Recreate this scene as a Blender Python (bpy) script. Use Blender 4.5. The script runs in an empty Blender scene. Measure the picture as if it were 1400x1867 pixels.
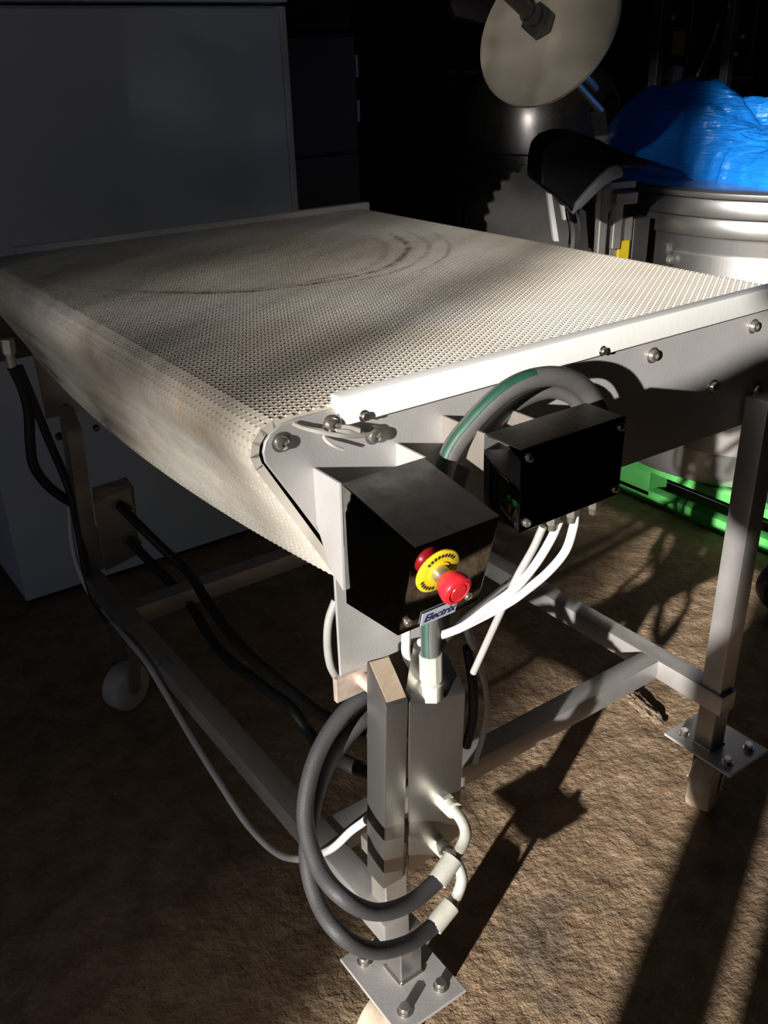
import bpy, bmesh, math, random
from mathutils import Vector, Matrix, noise

random.seed(7)
SC = bpy.context.scene
COL = SC.collection
PI = math.pi

# ------------------------------------------------------------------ camera
F, YAW, PITCH, ROLL = 1685.866, math.radians(55.26), math.radians(26.35), math.radians(-1.73)
CAM = Vector((-0.438, -0.9193, 1.5))
fw = Vector((math.cos(PITCH) * math.cos(YAW), math.cos(PITCH) * math.sin(YAW), -math.sin(PITCH)))
r0 = Vector((math.sin(YAW), -math.cos(YAW), 0))
u0 = r0.cross(fw)
RT = r0 * math.cos(ROLL) + u0 * math.sin(ROLL)
UP = RT.cross(fw)
cd = bpy.data.cameras.new('camera')
cd.sensor_fit = 'VERTICAL'
cd.sensor_height = 36.0
cd.lens = F * 36.0 / 1867.0
cd.clip_start = 0.02
cam = bpy.data.objects.new('camera', cd)
COL.objects.link(cam)
M3 = Matrix((RT, UP, -fw)).transposed()
cam.matrix_world = Matrix.Translation(CAM) @ M3.to_4x4()
SC.camera = cam

# ------------------------------------------------------------------ world, sun, exposure
SUN = Vector((0.53, 0.24, -0.14)).normalized()
w = bpy.data.worlds.new('world')
SC.world = w
w.use_nodes = True
bg = w.node_tree.nodes['Background']
bg.inputs['Color'].default_value = (0.62, 0.74, 1.0, 1)
bg.inputs['Strength'].default_value = 0.45
sd = bpy.data.lights.new('sun', 'SUN')
sd.energy = 10.0
sd.angle = math.radians(0.75)
sd.color = (1.0, 0.95, 0.88)
so = bpy.data.objects.new('sun', sd)
COL.objects.link(so)
so.rotation_euler = SUN.to_track_quat('-Z', 'Y').to_euler()
so.location = (-6, -4, 4)
SC.view_settings.view_transform = 'Standard'
SC.view_settings.look = 'None'
SC.view_settings.gamma = 1.0
SC.view_settings.exposure = 0.0
SC.view_settings.use_curve_mapping = False


# ------------------------------------------------------------------ photo pixel -> point on a real plane
def ray(x, y):
    return fw + RT * ((x - 700) / F) - UP * ((y - 933.5) / F)


def on(x, y, ax, val):
    d = ray(x, y)
    return CAM + d * ((val - CAM[ax]) / d[ax])


def PY(x, y, v): return on(x, y, 1, v)
def PX(x, y, v): return on(x, y, 0, v)
def PZ(x, y, v): return on(x, y, 2, v)


FH = Vector((fw.x, fw.y, 0)).normalized()


def PD(x, y, d):
    """point at horizontal distance d (a vertical plane facing along the view)"""
    q = ray(x, y)
    return CAM + q * (d / q.dot(FH))


# ------------------------------------------------------------------ materials
MATS = {}


def mat(name, col, rough=0.5, metal=0.0, var=0.15, scale=8.0, bump=0.0, bscale=60.0, spec=0.5,
        stretch=(1, 1, 1), col2=None, rvar=0.1, trans=0.0, emit=None, coat=0.0, aniso=0.0):
    m = bpy.data.materials.new(name)
    m.use_nodes = True
    nt = m.node_tree
    N, L = nt.nodes, nt.links
    b = N['Principled BSDF']
    b.inputs['Metallic'].default_value = metal
    b.inputs['Specular IOR Level'].default_value = spec
    b.inputs['Transmission Weight'].default_value = trans
    b.inputs['Coat Weight'].default_value = coat
    geo = N.new('ShaderNodeNewGeometry')
    mp = N.new('ShaderNodeMapping')
    mp.inputs['Scale'].default_value = stretch
    L.new(geo.outputs['Position'], mp.inputs['Vector'])
    no = N.new('ShaderNodeTexNoise')
    no.inputs['Scale'].default_value = scale
    no.inputs['Detail'].default_value = 6
    no.inputs['Roughness'].default_value = 0.65
    L.new(mp.outputs['Vector'], no.inputs['Vector'])
    ra = N.new('ShaderNodeMapRange')
    ra.inputs[1].default_value = 0.3
    ra.inputs[2].default_value = 0.7
    L.new(no.outputs['Fac'], ra.inputs[0])
    mx = N.new('ShaderNodeMix')
    mx.data_type = 'RGBA'
    c2 = col2 or tuple(c * (1 - 2 * var) for c in col)
    mx.inputs['A'].default_value = (*c2, 1)
    mx.inputs['B'].default_value = (*col, 1)
    L.new(ra.outputs[0], mx.inputs['Factor'])
    L.new(mx.outputs['Result'], b.inputs['Base Color'])
    rr = N.new('ShaderNodeMapRange')
    rr.inputs[3].default_value = min(1, rough + rvar)
    rr.inputs[4].default_value = max(0.02, rough - rvar)
    L.new(no.outputs['Fac'], rr.inputs[0])
    L.new(rr.outputs[0], b.inputs['Roughness'])
    if bump:
        n2 = N.new('ShaderNodeTexNoise')
        n2.inputs['Scale'].default_value = bscale
        n2.inputs['Detail'].default_value = 5
        L.new(mp.outputs['Vector'], n2.inputs['Vector'])
        bp = N.new('ShaderNodeBump')
        bp.inputs['Strength'].default_value = bump
        bp.inputs['Distance'].default_value = 0.01
        L.new(n2.outputs['Fac'], bp.inputs['Height'])
        L.new(bp.outputs['Normal'], b.inputs['Normal'])
    MATS[name] = m
    return m


def M(n): return MATS[n]


mat('steel_plate', (0.53, 0.52, 0.515), 0.46, 0.35, 0.10, 6, 0.06, 250, col2=(0.43, 0.42, 0.415))
mat('steel_tube', (0.46, 0.445, 0.43), 0.33, 0.92, 0.10, 14, 0.03, 300, stretch=(1, 1, 0.15))
mat('steel_dull', (0.42, 0.38, 0.34), 0.45, 0.6, 0.18, 10, 0.05, 200)
mat('steel_rail', (0.52, 0.50, 0.49), 0.42, 0.6, 0.15, 10)
mat('steel_mirror', (0.36, 0.36, 0.365), 0.06, 1.0, 0.20, 25, 0.0, col2=(0.22, 0.22, 0.22), rvar=0.03)
mat('steel_drum', (0.62, 0.61, 0.60), 0.30, 0.9, 0.10, 8, 0.0, stretch=(1, 1, 0.2))
mat('bolt', (0.62, 0.58, 0.53), 0.25, 0.9, 0.10, 30)
mat('bolt_dark', (0.30, 0.27, 0.25), 0.3, 0.9, 0.10, 30)
mat('wire', (0.82, 0.78, 0.72), 0.35, 0.5, 0.1, 40)
mat('zinc', (0.80, 0.79, 0.72), 0.42, 0.45, 0.12, 60, col2=(0.60, 0.59, 0.50))
mat('rubber', (0.048, 0.047, 0.051), 0.60, 0, 0.1, 60, 0.12, 400)
mat('rubber_black', (0.016, 0.016, 0.017), 0.55, 0, 0.1, 60)
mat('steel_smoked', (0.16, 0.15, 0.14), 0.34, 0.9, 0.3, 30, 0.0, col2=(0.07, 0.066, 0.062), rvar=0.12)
mat('steel_dark_reflection', (0.045, 0.045, 0.047), 0.10, 1.0, 0.2, 25, rvar=0.04)  # polished steel with its dark reflection put into the colour
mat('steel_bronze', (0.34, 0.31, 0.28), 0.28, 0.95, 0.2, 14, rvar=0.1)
mat('hose_grey', (0.10, 0.095, 0.092), 0.55, 0, 0.12, 50, 0.1, 500)
mat('hose_green', (0.014, 0.070, 0.044), 0.5, 0, 0.2, 60)
mat('cable_white', (0.80, 0.79, 0.77), 0.45, 0, 0.05, 30)
mat('cable_grey', (0.38, 0.37, 0.36), 0.5, 0, 0.1, 30)
mat('guard', (0.86, 0.86, 0.84), 0.42, 0, 0.04, 8, 0.03, 120)
mat('wheel', (0.62, 0.53, 0.42), 0.45, 0, 0.2, 30, col2=(0.36, 0.28, 0.20))
mat('wheel_white', (0.62, 0.60, 0.56), 0.4, 0, 0.1, 40)
mat('red', (0.70, 0.022, 0.035), 0.32, 0, 0.05, 30)
mat('yellow', (0.85, 0.62, 0.02), 0.4, 0, 0.05, 30)
mat('ink', (0.03, 0.03, 0.025), 0.6)
mat('label', (0.55, 0.60, 0.68), 0.35, 0.3, 0.03)
mat('navy', (0.012, 0.018, 0.08), 0.5)
mat('panel_white', (0.74, 0.77, 0.82), 0.5, 0, 0.05, 1.5, col2=(0.64, 0.69, 0.78))
mat('panel_rim', (0.70, 0.72, 0.72), 0.4)
mat('dark_cabinet', (0.13, 0.112, 0.108), 0.55, 0.2, 0.1, 2)
mat('black_void', (0.012, 0.012, 0.013), 0.7)
mat('frame_dark', (0.15, 0.147, 0.145), 0.4, 0.6, 0.2, 6)
mat('wall', (0.035, 0.033, 0.032), 0.9, 0, 0.15, 2)
mat('ceiling', (0.035, 0.034, 0.034), 0.9)
mat('pe_disc', (0.66, 0.61, 0.51), 0.45, 0, 0.05, 4, col2=(0.58, 0.50, 0.38))
mat('hood', (0.004, 0.004, 0.005), 0.5, spec=0.2)
mat('hood_lip', (0.16, 0.17, 0.19), 0.45)
mat('pallet', (0.11, 0.46, 0.12), 0.45, 0, 0.1, 12, 0.05, 200, col2=(0.07, 0.36, 0.08))
mat('machine_base', (0.05, 0.055, 0.05), 0.35, 0.3, 0.3, 6)
mat('dirt', (0.30, 0.22, 0.15), 0.95, 0, 0.25, 60, 0.6, 120)
mat('leaf', (0.05, 0.09, 0.03), 0.7)
mat('bark', (0.09, 0.06, 0.04), 0.9)
mat('rust', (0.55, 0.40, 0.30), 0.5, 0.5, 0.25, 70, col2=(0.66, 0.60, 0.55))
mat('weld_top', (0.66, 0.55, 0.44), 0.5, 0.35, 0.2, 40, col2=(0.50, 0.36, 0.24))
mat('blue_tie', (0.03, 0.12, 0.35), 0.4)


def belt_material():
    m = bpy.data.materials.new('belt_plastic')
    m.use_nodes = True
    nt = m.node_tree
    N, L = nt.nodes, nt.links
    b = N['Principled BSDF']
    b.inputs['Roughness'].default_value = 0.42
    geo = N.new('ShaderNodeNewGeometry')

    def math_(op, a, c=None):
        n = N.new('ShaderNodeMath')
        n.operation = op
        for i, v in enumerate((a, c)):
            if v is None:
                continue
            if isinstance(v, (int, float)):
                n.inputs[i].default_value = v
            else:
                L.new(v, n.inputs[i])
        return n.outputs[0]

    def ramp(v, a, c, lo=0.0, hi=1.0):
        n = N.new('ShaderNodeMapRange')
        n.interpolation_type = 'SMOOTHSTEP'
        for i, q in ((1, a), (2, c), (3, lo), (4, hi)):
            n.inputs[i].default_value = q
        L.new(v, n.inputs[0])
        return n.outputs[0]

    def noise_(scale, det=5):
        n = N.new('ShaderNodeTexNoise')
        n.inputs['Scale'].default_value = scale
        n.inputs['Detail'].default_value = det
        L.new(geo.outputs['Position'], n.inputs['Vector'])
        return n.outputs['Fac']

    sep = N.new('ShaderNodeSeparateXYZ')
    L.new(geo.outputs['Position'], sep.inputs[0])
    X, Y, Z = sep.outputs
    n1 = noise_(3.0)
    n2 = noise_(26.0)
    top = ramp(Z, 1.095, 1.106)

    def arc(cx, cy, rad, wd, k, x0, x1):
        dx = math_('SUBTRACT', X, cx)
        dy = math_('SUBTRACT', Y, cy)
        rr = math_('SQRT', math_('ADD', math_('MULTIPLY', dx, dx), math_('MULTIPLY', dy, dy)))
        d = math_('ABSOLUTE', math_('SUBTRACT', math_('ADD', rr, math_('MULTIPLY', math_('SUBTRACT', n1, 0.5), 0.05)), rad))
        v = ramp(d, 0.0, wd, 1.0, 0.0)
        side = ramp(dy, 0.08, -0.05)   # only the near half of the ring
        side = ramp(dy, -0.12, 0.0, 1.0, 0.0)
        v = math_('MULTIPLY', v, side)
        v = math_('MULTIPLY', v, ramp(X, x0, x1))
        return math_('MULTIPLY', math_('MULTIPLY', v, k), ramp(n2, 0.30, 0.62, 0.25, 1.0))

    stains = math_('ADD', arc(0.503, 0.985, 0.385, 0.013, 1.0, 0.12, 0.30), arc(0.52, 0.985, 0.415, 0.010, 0.6, 0.35, 0.6))
    stains = math_('ADD', stains, arc(0.53, 0.99, 0.455, 0.009, 0.55, 0.6, 0.8))
    stains = math_('ADD', stains, arc(0.48, 0.985, 0.36, 0.016, 0.45, 0.1, 0.2))
    stains = math_('MULTIPLY', stains, top)
    # yellowed patch on the nose and general grime
    dx = math_('SUBTRACT', Y, 0.17)
    dz = math_('SUBTRACT', Z, 1.075)
    patch = ramp(math_('SQRT', math_('ADD', math_('MULTIPLY', dx, dx), math_('MULTIPLY', math_('MULTIPLY', dz, dz), 6.0))), 0.0, 0.11, 0.7, 0.0)
    patch = math_('MULTIPLY', patch, ramp(n2, 0.35, 0.65))
    grime = math_('MULTIPLY', ramp(n1, 0.32, 0.66), 0.75)

    def mixc(a, c, f):
        n = N.new('ShaderNodeMix')
        n.data_type = 'RGBA'
        n.clamp_factor = True
        L.new(f, n.inputs['Factor'])
        for s, v in (('A', a), ('B', c)):
            if isinstance(v, tuple):
                n.inputs[s].default_value = (*v, 1)
            else:
                L.new(v, n.inputs[s])
        return n.outputs['Result']

    c = mixc((0.67, 0.645, 0.59), (0.52, 0.455, 0.375), grime)
    c = mixc(c, (0.56, 0.40, 0.16), patch)
    c = mixc(c, (0.15, 0.08, 0.042), math_('MULTIPLY', stains, 0.85))
    L.new(c, b.inputs['Base Color'])
    MATS['belt'] = m


belt_material()


def floor_material():
    m = bpy.data.materials.new('floor_dirt')
    m.use_nodes = True
    nt = m.node_tree
    N, L = nt.nodes, nt.links
    b = N['Principled BSDF']
    b.inputs['Roughness'].default_value = 0.92
    b.inputs['Specular IOR Level'].default_value = 0.2
    geo = N.new('ShaderNodeNewGeometry')

    def nz(s, d=6, r=0.6):
        n = N.new('ShaderNodeTexNoise')
        n.inputs['Scale'].default_value = s
        n.inputs['Detail'].default_value = d
        n.inputs['Roughness'].default_value = r
        L.new(geo.outputs['Position'], n.inputs['Vector'])
        return n.outputs['Fac']

    def mr(v, a, c):
        n = N.new('ShaderNodeMapRange')
        n.inputs[1].default_value = a
        n.inputs[2].default_value = c
        L.new(v, n.inputs[0])
        return n.outputs[0]

    def mixc(a, c, f):
        n = N.new('ShaderNodeMix')
        n.data_type = 'RGBA'
        L.new(f, n.inputs['Factor'])
        for s, v in (('A', a), ('B', c)):
            if isinstance(v, tuple):
                n.inputs[s].default_value = (*v, 1)
            else:
                L.new(v, n.inputs[s])
        return n.outputs['Result']

    c = mixc((0.215, 0.14, 0.085), (0.40, 0.285, 0.185), mr(nz(14), 0.3, 0.7))
    c = mixc(c, (0.11, 0.09, 0.08), mr(nz(3.1), 0.56, 0.78))
    c = mixc(c, (0.48, 0.40, 0.31), mr(nz(70, 3), 0.60, 0.80))
    L.new(c, b.inputs['Base Color'])
    b1 = N.new('ShaderNodeBump')
    b1.inputs['Strength'].default_value = 0.75
    b1.inputs['Distance'].default_value = 0.012
    L.new(nz(55, 5, 0.62), b1.inputs['Height'])
    b2 = N.new('ShaderNodeBump')
    b2.inputs['Strength'].default_value = 0.4
    b2.inputs['Distance'].default_value = 0.004
    L.new(nz(190, 3), b2.inputs['Height'])
    L.new(b1.outputs['Normal'], b2.inputs['Normal'])
    L.new(b2.outputs['Normal'], b.inputs['Normal'])
    MATS['floor'] = m


floor_material()


def film_material():
    m = bpy.data.materials.new('blue_film')
    m.use_nodes = True
    nt = m.node_tree
    N, L = nt.nodes, nt.links
    b = N['Principled BSDF']
    b.inputs['Base Color'].default_value = (0.012, 0.22, 0.80, 1)
    b.inputs['Roughness'].default_value = 0.22
    b.inputs['Coat Weight'].default_value = 0.4
    geo = N.new('ShaderNodeNewGeometry')
    mp = N.new('ShaderNodeMapping')
    mp.inputs['Scale'].default_value = (1, 1, 5)
    L.new(geo.outputs['Position'], mp.inputs['Vector'])
    n = N.new('ShaderNodeTexNoise')
    n.inputs['Scale'].default_value = 9
    n.inputs['Detail'].default_value = 6
    n.inputs['Distortion'].default_value = 1.5
    L.new(mp.outputs['Vector'], n.inputs['Vector'])
    bp = N.new('ShaderNodeBump')
    bp.inputs['Strength'].default_value = 0.6
    bp.inputs['Distance'].default_value = 0.03
    L.new(n.outputs['Fac'], bp.inputs['Height'])
    L.new(bp.outputs['Normal'], b.inputs['Normal'])
    tr = N.new('ShaderNodeBsdfTranslucent')
    tr.inputs['Color'].default_value = (0.03, 0.42, 0.98, 1)
    ms = N.new('ShaderNodeMixShader')
    ms.inputs[0].default_value = 0.25
    L.new(b.outputs[0], ms.inputs[1])
    L.new(tr.outputs[0], ms.inputs[2])
    L.new(ms.outputs[0], N['Material Output'].inputs['Surface'])
    MATS['film'] = m


film_material()


# ------------------------------------------------------------------ mesh building
class MB:
    def __init__(self):
        self.bm = bmesh.new()

    def _v(self, p): return self.bm.verts.new(p)

    def face(self, vs):
        try:
            return self.bm.faces.new(vs)
        except ValueError:
            return None

    def box(self, a, b, mtx=None):
        xs, ys, zs = zip(a, b)
        c = [Vector((xs[i], ys[j], zs[k])) for i in (0, 1) for j in (0, 1) for k in (0, 1)]
        if mtx:
            c = [mtx @ p for p in c]
        v = [self._v(p) for p in c]
        for f in ((0, 1, 3, 2), (4, 6, 7, 5), (0, 4, 5, 1), (2, 3, 7, 6), (0, 2, 6, 4), (1, 5, 7, 3)):
            self.face([v[i] for i in f])
        return self

    def prism(self, pts, ext):
        """closed polygon of 3-D points pushed along vector ext"""
        ext = Vector(ext)
        a = [self._v(Vector(p)) for p in pts]
        b = [self._v(Vector(p) + ext) for p in pts]
        n = len(pts)
        self.face(a[::-1])
        self.face(b)
        for i in range(n):
            self.face([a[i], a[(i + 1) % n], b[(i + 1) % n], b[i]])
        return self

    def frustum(self, p0, p1, r0, r1=None, seg=16, cap=True, hexrot=0.0):
        r1 = r0 if r1 is None else r1
        p0, p1 = Vector(p0), Vector(p1)
        d = (p1 - p0).normalized()
        q = d.to_track_quat('Z', 'Y').to_matrix()
        ra, rb = [], []
        for i in range(seg):
            a = 2 * PI * i / seg + hexrot
            o = q @ Vector((math.cos(a), math.sin(a), 0))
            ra.append(self._v(p0 + o * r0))
            rb.append(self._v(p1 + o * r1))
        for i in range(seg):
            self.face([ra[i], ra[(i + 1) % seg], rb[(i + 1) % seg], rb[i]])
        if cap:
            self.face(ra[::-1])
            self.face(rb)
        return self

    def lathe(self, prof, origin=(0, 0, 0), axis=(0, 0, 1), seg=32, closed=False):
        q = Vector(axis).normalized().to_track_quat('Z', 'Y').to_matrix()
        o = Vector(origin)
        rings = []
        for (r, z) in prof:
            ring = []
            for i in range(seg):
                a = 2 * PI * i / seg
                ring.append(self._v(o + q @ Vector((r * math.cos(a), r * math.sin(a), z))))
            rings.append(ring)
        for k in range(len(rings) - 1):
            for i in range(seg):
                self.face([rings[k][i], rings[k][(i + 1) % seg], rings[k + 1][(i + 1) % seg], rings[k + 1][i]])
        self.face(rings[0][::-1])
        self.face(rings[-1])
        return self

    def tube(self, pts, r, seg=10, sub=6, cap=True):
        P = spline(pts, sub)
        n = len(P)
        rr = r if callable(r) else (lambda t: r)
        T = []
        for i in range(n):
            a, b = P[max(0, i - 1)], P[min(n - 1, i + 1)]
            T.append((b - a).normalized())
        nrm = T[0].orthogonal().normalized()
        rings = []
        for i in range(n):
            nrm = (nrm - T[i] * nrm.dot(T[i])).normalized()
            bn = T[i].cross(nrm)
            rad = rr(i / (n - 1))
            rings.append([self._v(P[i] + (nrm * math.cos(2 * PI * k / seg) + bn * math.sin(2 * PI * k / seg)) * rad) for k in range(seg)])
        for i in range(n - 1):
            for k in range(seg):
                self.face([rings[i][k], rings[i][(k + 1) % seg], rings[i + 1][(k + 1) % seg], rings[i + 1][k]])
        if cap:
            self.face(rings[0][::-1])
            self.face(rings[-1])
        return self

    def bevel(self, w, seg=2, ang=30):
        bmesh.ops.recalc_face_normals(self.bm, faces=self.bm.faces)
        es = [e for e in self.bm.edges if len(e.link_faces) == 2 and e.calc_face_angle(0) > math.radians(ang)]
        bmesh.ops.bevel(self.bm, geom=es, offset=w, segments=seg, profile=0.6, affect='EDGES', clamp_overlap=True)
        return self

    def mesh(self, name, material, smooth=True, ang=35):
        bmesh.ops.recalc_face_normals(self.bm, faces=self.bm.faces)
        me = bpy.data.meshes.new(name)
        if smooth:
            for f in self.bm.faces:
                f.smooth = True
            for e in self.bm.edges:
                if len(e.link_faces) == 2 and e.calc_face_angle(0) > math.radians(ang):
                    e.smooth = False
        self.bm.to_mesh(me)
        self.bm.free()
        me.materials.append(M(material) if isinstance(material, str) else material)
        return me

    def build(self, name, material, parent=None, smooth=True, ang=35):
        return link(name, self.mesh(name, material, smooth, ang), parent)


def spline(pts, sub):
    P = [Vector(p) for p in pts]
    if len(P) < 3 or sub < 2:
        return P
    out = []
    Q = [P[0] * 2 - P[1]] + P + [P[-1] * 2 - P[-2]]
    for i in range(1, len(Q) - 2):
        a, b, c, d = Q[i - 1], Q[i], Q[i + 1], Q[i + 2]
        for k in range(sub):
            t = k / sub
            out.append(0.5 * ((2 * b) + (c - a) * t + (2 * a - 5 * b + 4 * c - d) * t * t + (3 * b - a - 3 * c + d) * t ** 3))
    out.append(P[-1])
    return out


ORG = {}


def link(name, me, parent=None, mtx=None):
    o = bpy.data.objects.new(name, me)
    COL.objects.link(o)
    if mtx is not None:
        o.matrix_world = mtx
    if parent is not None:
        o.parent = parent
        o.matrix_parent_inverse = Matrix.Translation(-ORG.get(parent.name, Vector((0, 0, 0))))
        ORG[o.name] = Vector((0, 0, 0)) if mtx is None else None
    else:
        ORG[o.name] = Vector((0, 0, 0))
    return o


def tag(o, label, cat, group=None):
    o['label'] = label
    o['category'] = cat
    if group:
        o['group'] = group
    return o


def struct(o):
    o['kind'] = 'structure'
    return o


def thing(name, loc, label, cat, group=None):
    o = bpy.data.objects.new(name, None)
    COL.objects.link(o)
    o.location = loc
    o.empty_display_size = 0.1
    ORG[o.name] = Vector(loc)
    return tag(o, label, cat, group)


def sub(parent_mesh_obj, name, me, mtx=None):
    """child of a part whose mesh is in world coordinates (part matrix is identity in world)"""
    o = bpy.data.objects.new(name, me)
    COL.objects.link(o)
    if mtx is not None:
        o.matrix_world = mtx
    o.parent = parent_mesh_obj
    return o


def face_mtx(p, n, up=(0, 0, 1)):
    """local +Z along n"""
    n = Vector(n).normalized()
    up = Vector(up)
    x = up.cross(n)
    if x.length < 1e-4:
        x = Vector((1, 0, 0))
    x.normalize()
    y = n.cross(x)
    m = Matrix((x, y, n)).transposed().to_4x4()
    m.translation = Vector(p)
    return m


# ------------------------------------------------------------------ the room
def room():
    # floor: real lumps where the camera looks, flat beyond
    bm = bmesh.new()
    x0, x1, y0, y1, st = -0.9, 2.3, -0.75, 2.3, 0.0125
    nx, ny = int((x1 - x0) / st), int((y1 - y0) / st)

    def hgt(x, y):
        e = min(1, min(x - x0, x1 - x, y - y0, y1 - y) / 0.1)
        h = noise.fractal(Vector((x * 9, y * 9, 0.3)), 0.8, 2.1, 4) * 0.004
        h += noise.fractal(Vector((x * 46, y * 24, 4.7)), 0.9, 2.0, 3) * 0.0022
        return min(h * max(0, e), 0.008) - 0.004 * max(0, e)

    vs = [[bm.verts.new((x0 + i * st, y0 + j * st, hgt(x0 + i * st, y0 + j * st))) for j in range(ny + 1)] for i in range(nx + 1)]
    for i in range(nx):
        for j in range(ny):
            bm.faces.new((vs[i][j], vs[i + 1][j], vs[i + 1][j + 1], vs[i][j + 1]))
    X0, X1 = x0, x0 + nx * st
    Y0, Y1 = y0, y0 + ny * st
    A, B, C, D = -30, 6.5, -25, 5.0
    for (a, b, c, d) in ((A, X0, C, D), (X1, B, C, D), (X0, X1, C, Y0), (X0, X1, Y1, D)):
        q = [bm.verts.new(p) for p in ((a, c, 0), (b, c, 0), (b, d, 0), (a, d, 0))]
        bm.faces.new(q)
    me = bpy.data.meshes.new('floor')
    for f in bm.faces:
        f.smooth = True
    bm.to_mesh(me)
    bm.free()
    me.materials.append(M('floor'))
    struct(link('floor', me))
    W0, W1, H = -3.6, 6.5, 4.2
    struct(MB().box((W0, 5.0, 0), (W1, 5.2, H)).build('wall_back', 'wall'))
    struct(MB().box((W1, -7.2, 0), (W1 + .2, 5.2, H)).build('wall_right', 'wall'))
    struct(MB().box((W0, -7.4, 0), (W1 + .2, -7.2, H)).build('wall_front', 'wall'))
    mb = MB()   # the wall with the open loading door behind the camera
    mb.box((W0 - .2, -0.2, 0), (W0, 5.2, H)).box((W0 - .2, -7.4, 0), (W0, -2.85, H)).box((W0 - .2, -2.85, 3.2), (W0, -0.2, H))
    struct(mb.build('wall_left', 'wall'))
    struct(MB().box((W0 - .2, -7.4, H), (W1 + .2, 5.2, H + .2)).build('ceiling', 'ceiling'))


room()

# ------------------------------------------------------------------ the conveyor table
H = 1.1135
T = thing('conveyor_table', (0.55, 0.66, 0.0), 'stainless conveyor table with a wide white modular plastic belt, on castors', 'conveyor')
YW = 1.335


def bolt_mesh(name, r, h, material='bolt', dome=True, washer=True):
    mb = MB()
    if washer:
        mb.lathe([(r * 1.35, 0), (r * 1.35, h * .15), (r * .9, h * .16)], seg=16)
    if dome:
        mb.lathe([(r, 0), (r, h * .45), (r * .86, h * .8), (r * .5, h * .97), (r * .38, h), (r * .36, h * .7), (0.0001, h * .7)], seg=16)
    else:
        mb.frustum((0, 0, 0), (0, 0, h), r, seg=6)
        mb.bevel(r * .08, 1)
    return mb.mesh(name, material)


BOLT = bolt_mesh('bolt', 0.0095, 0.010)
BOLT_S = bolt_mesh('bolt', 0.0055, 0.006, washer=False)
BOLT_D = bolt_mesh('bolt', 0.008, 0.008, 'bolt_dark')
HEXB = bolt_mesh('bolt', 0.0095, 0.013, 'bolt', dome=False)
HEXS = bolt_mesh('bolt', 0.006, 0.006, 'bolt_dark', dome=False)


def put(me, p, n, parent, name='bolt', isub=False, up=(0, 0, 1), roll=0.0):
    m = face_mtx(p, n, up) @ Matrix.Rotation(roll, 4, 'Z')
    return sub(parent, name, me, m) if isub else link(name, me, parent, m)


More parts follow.
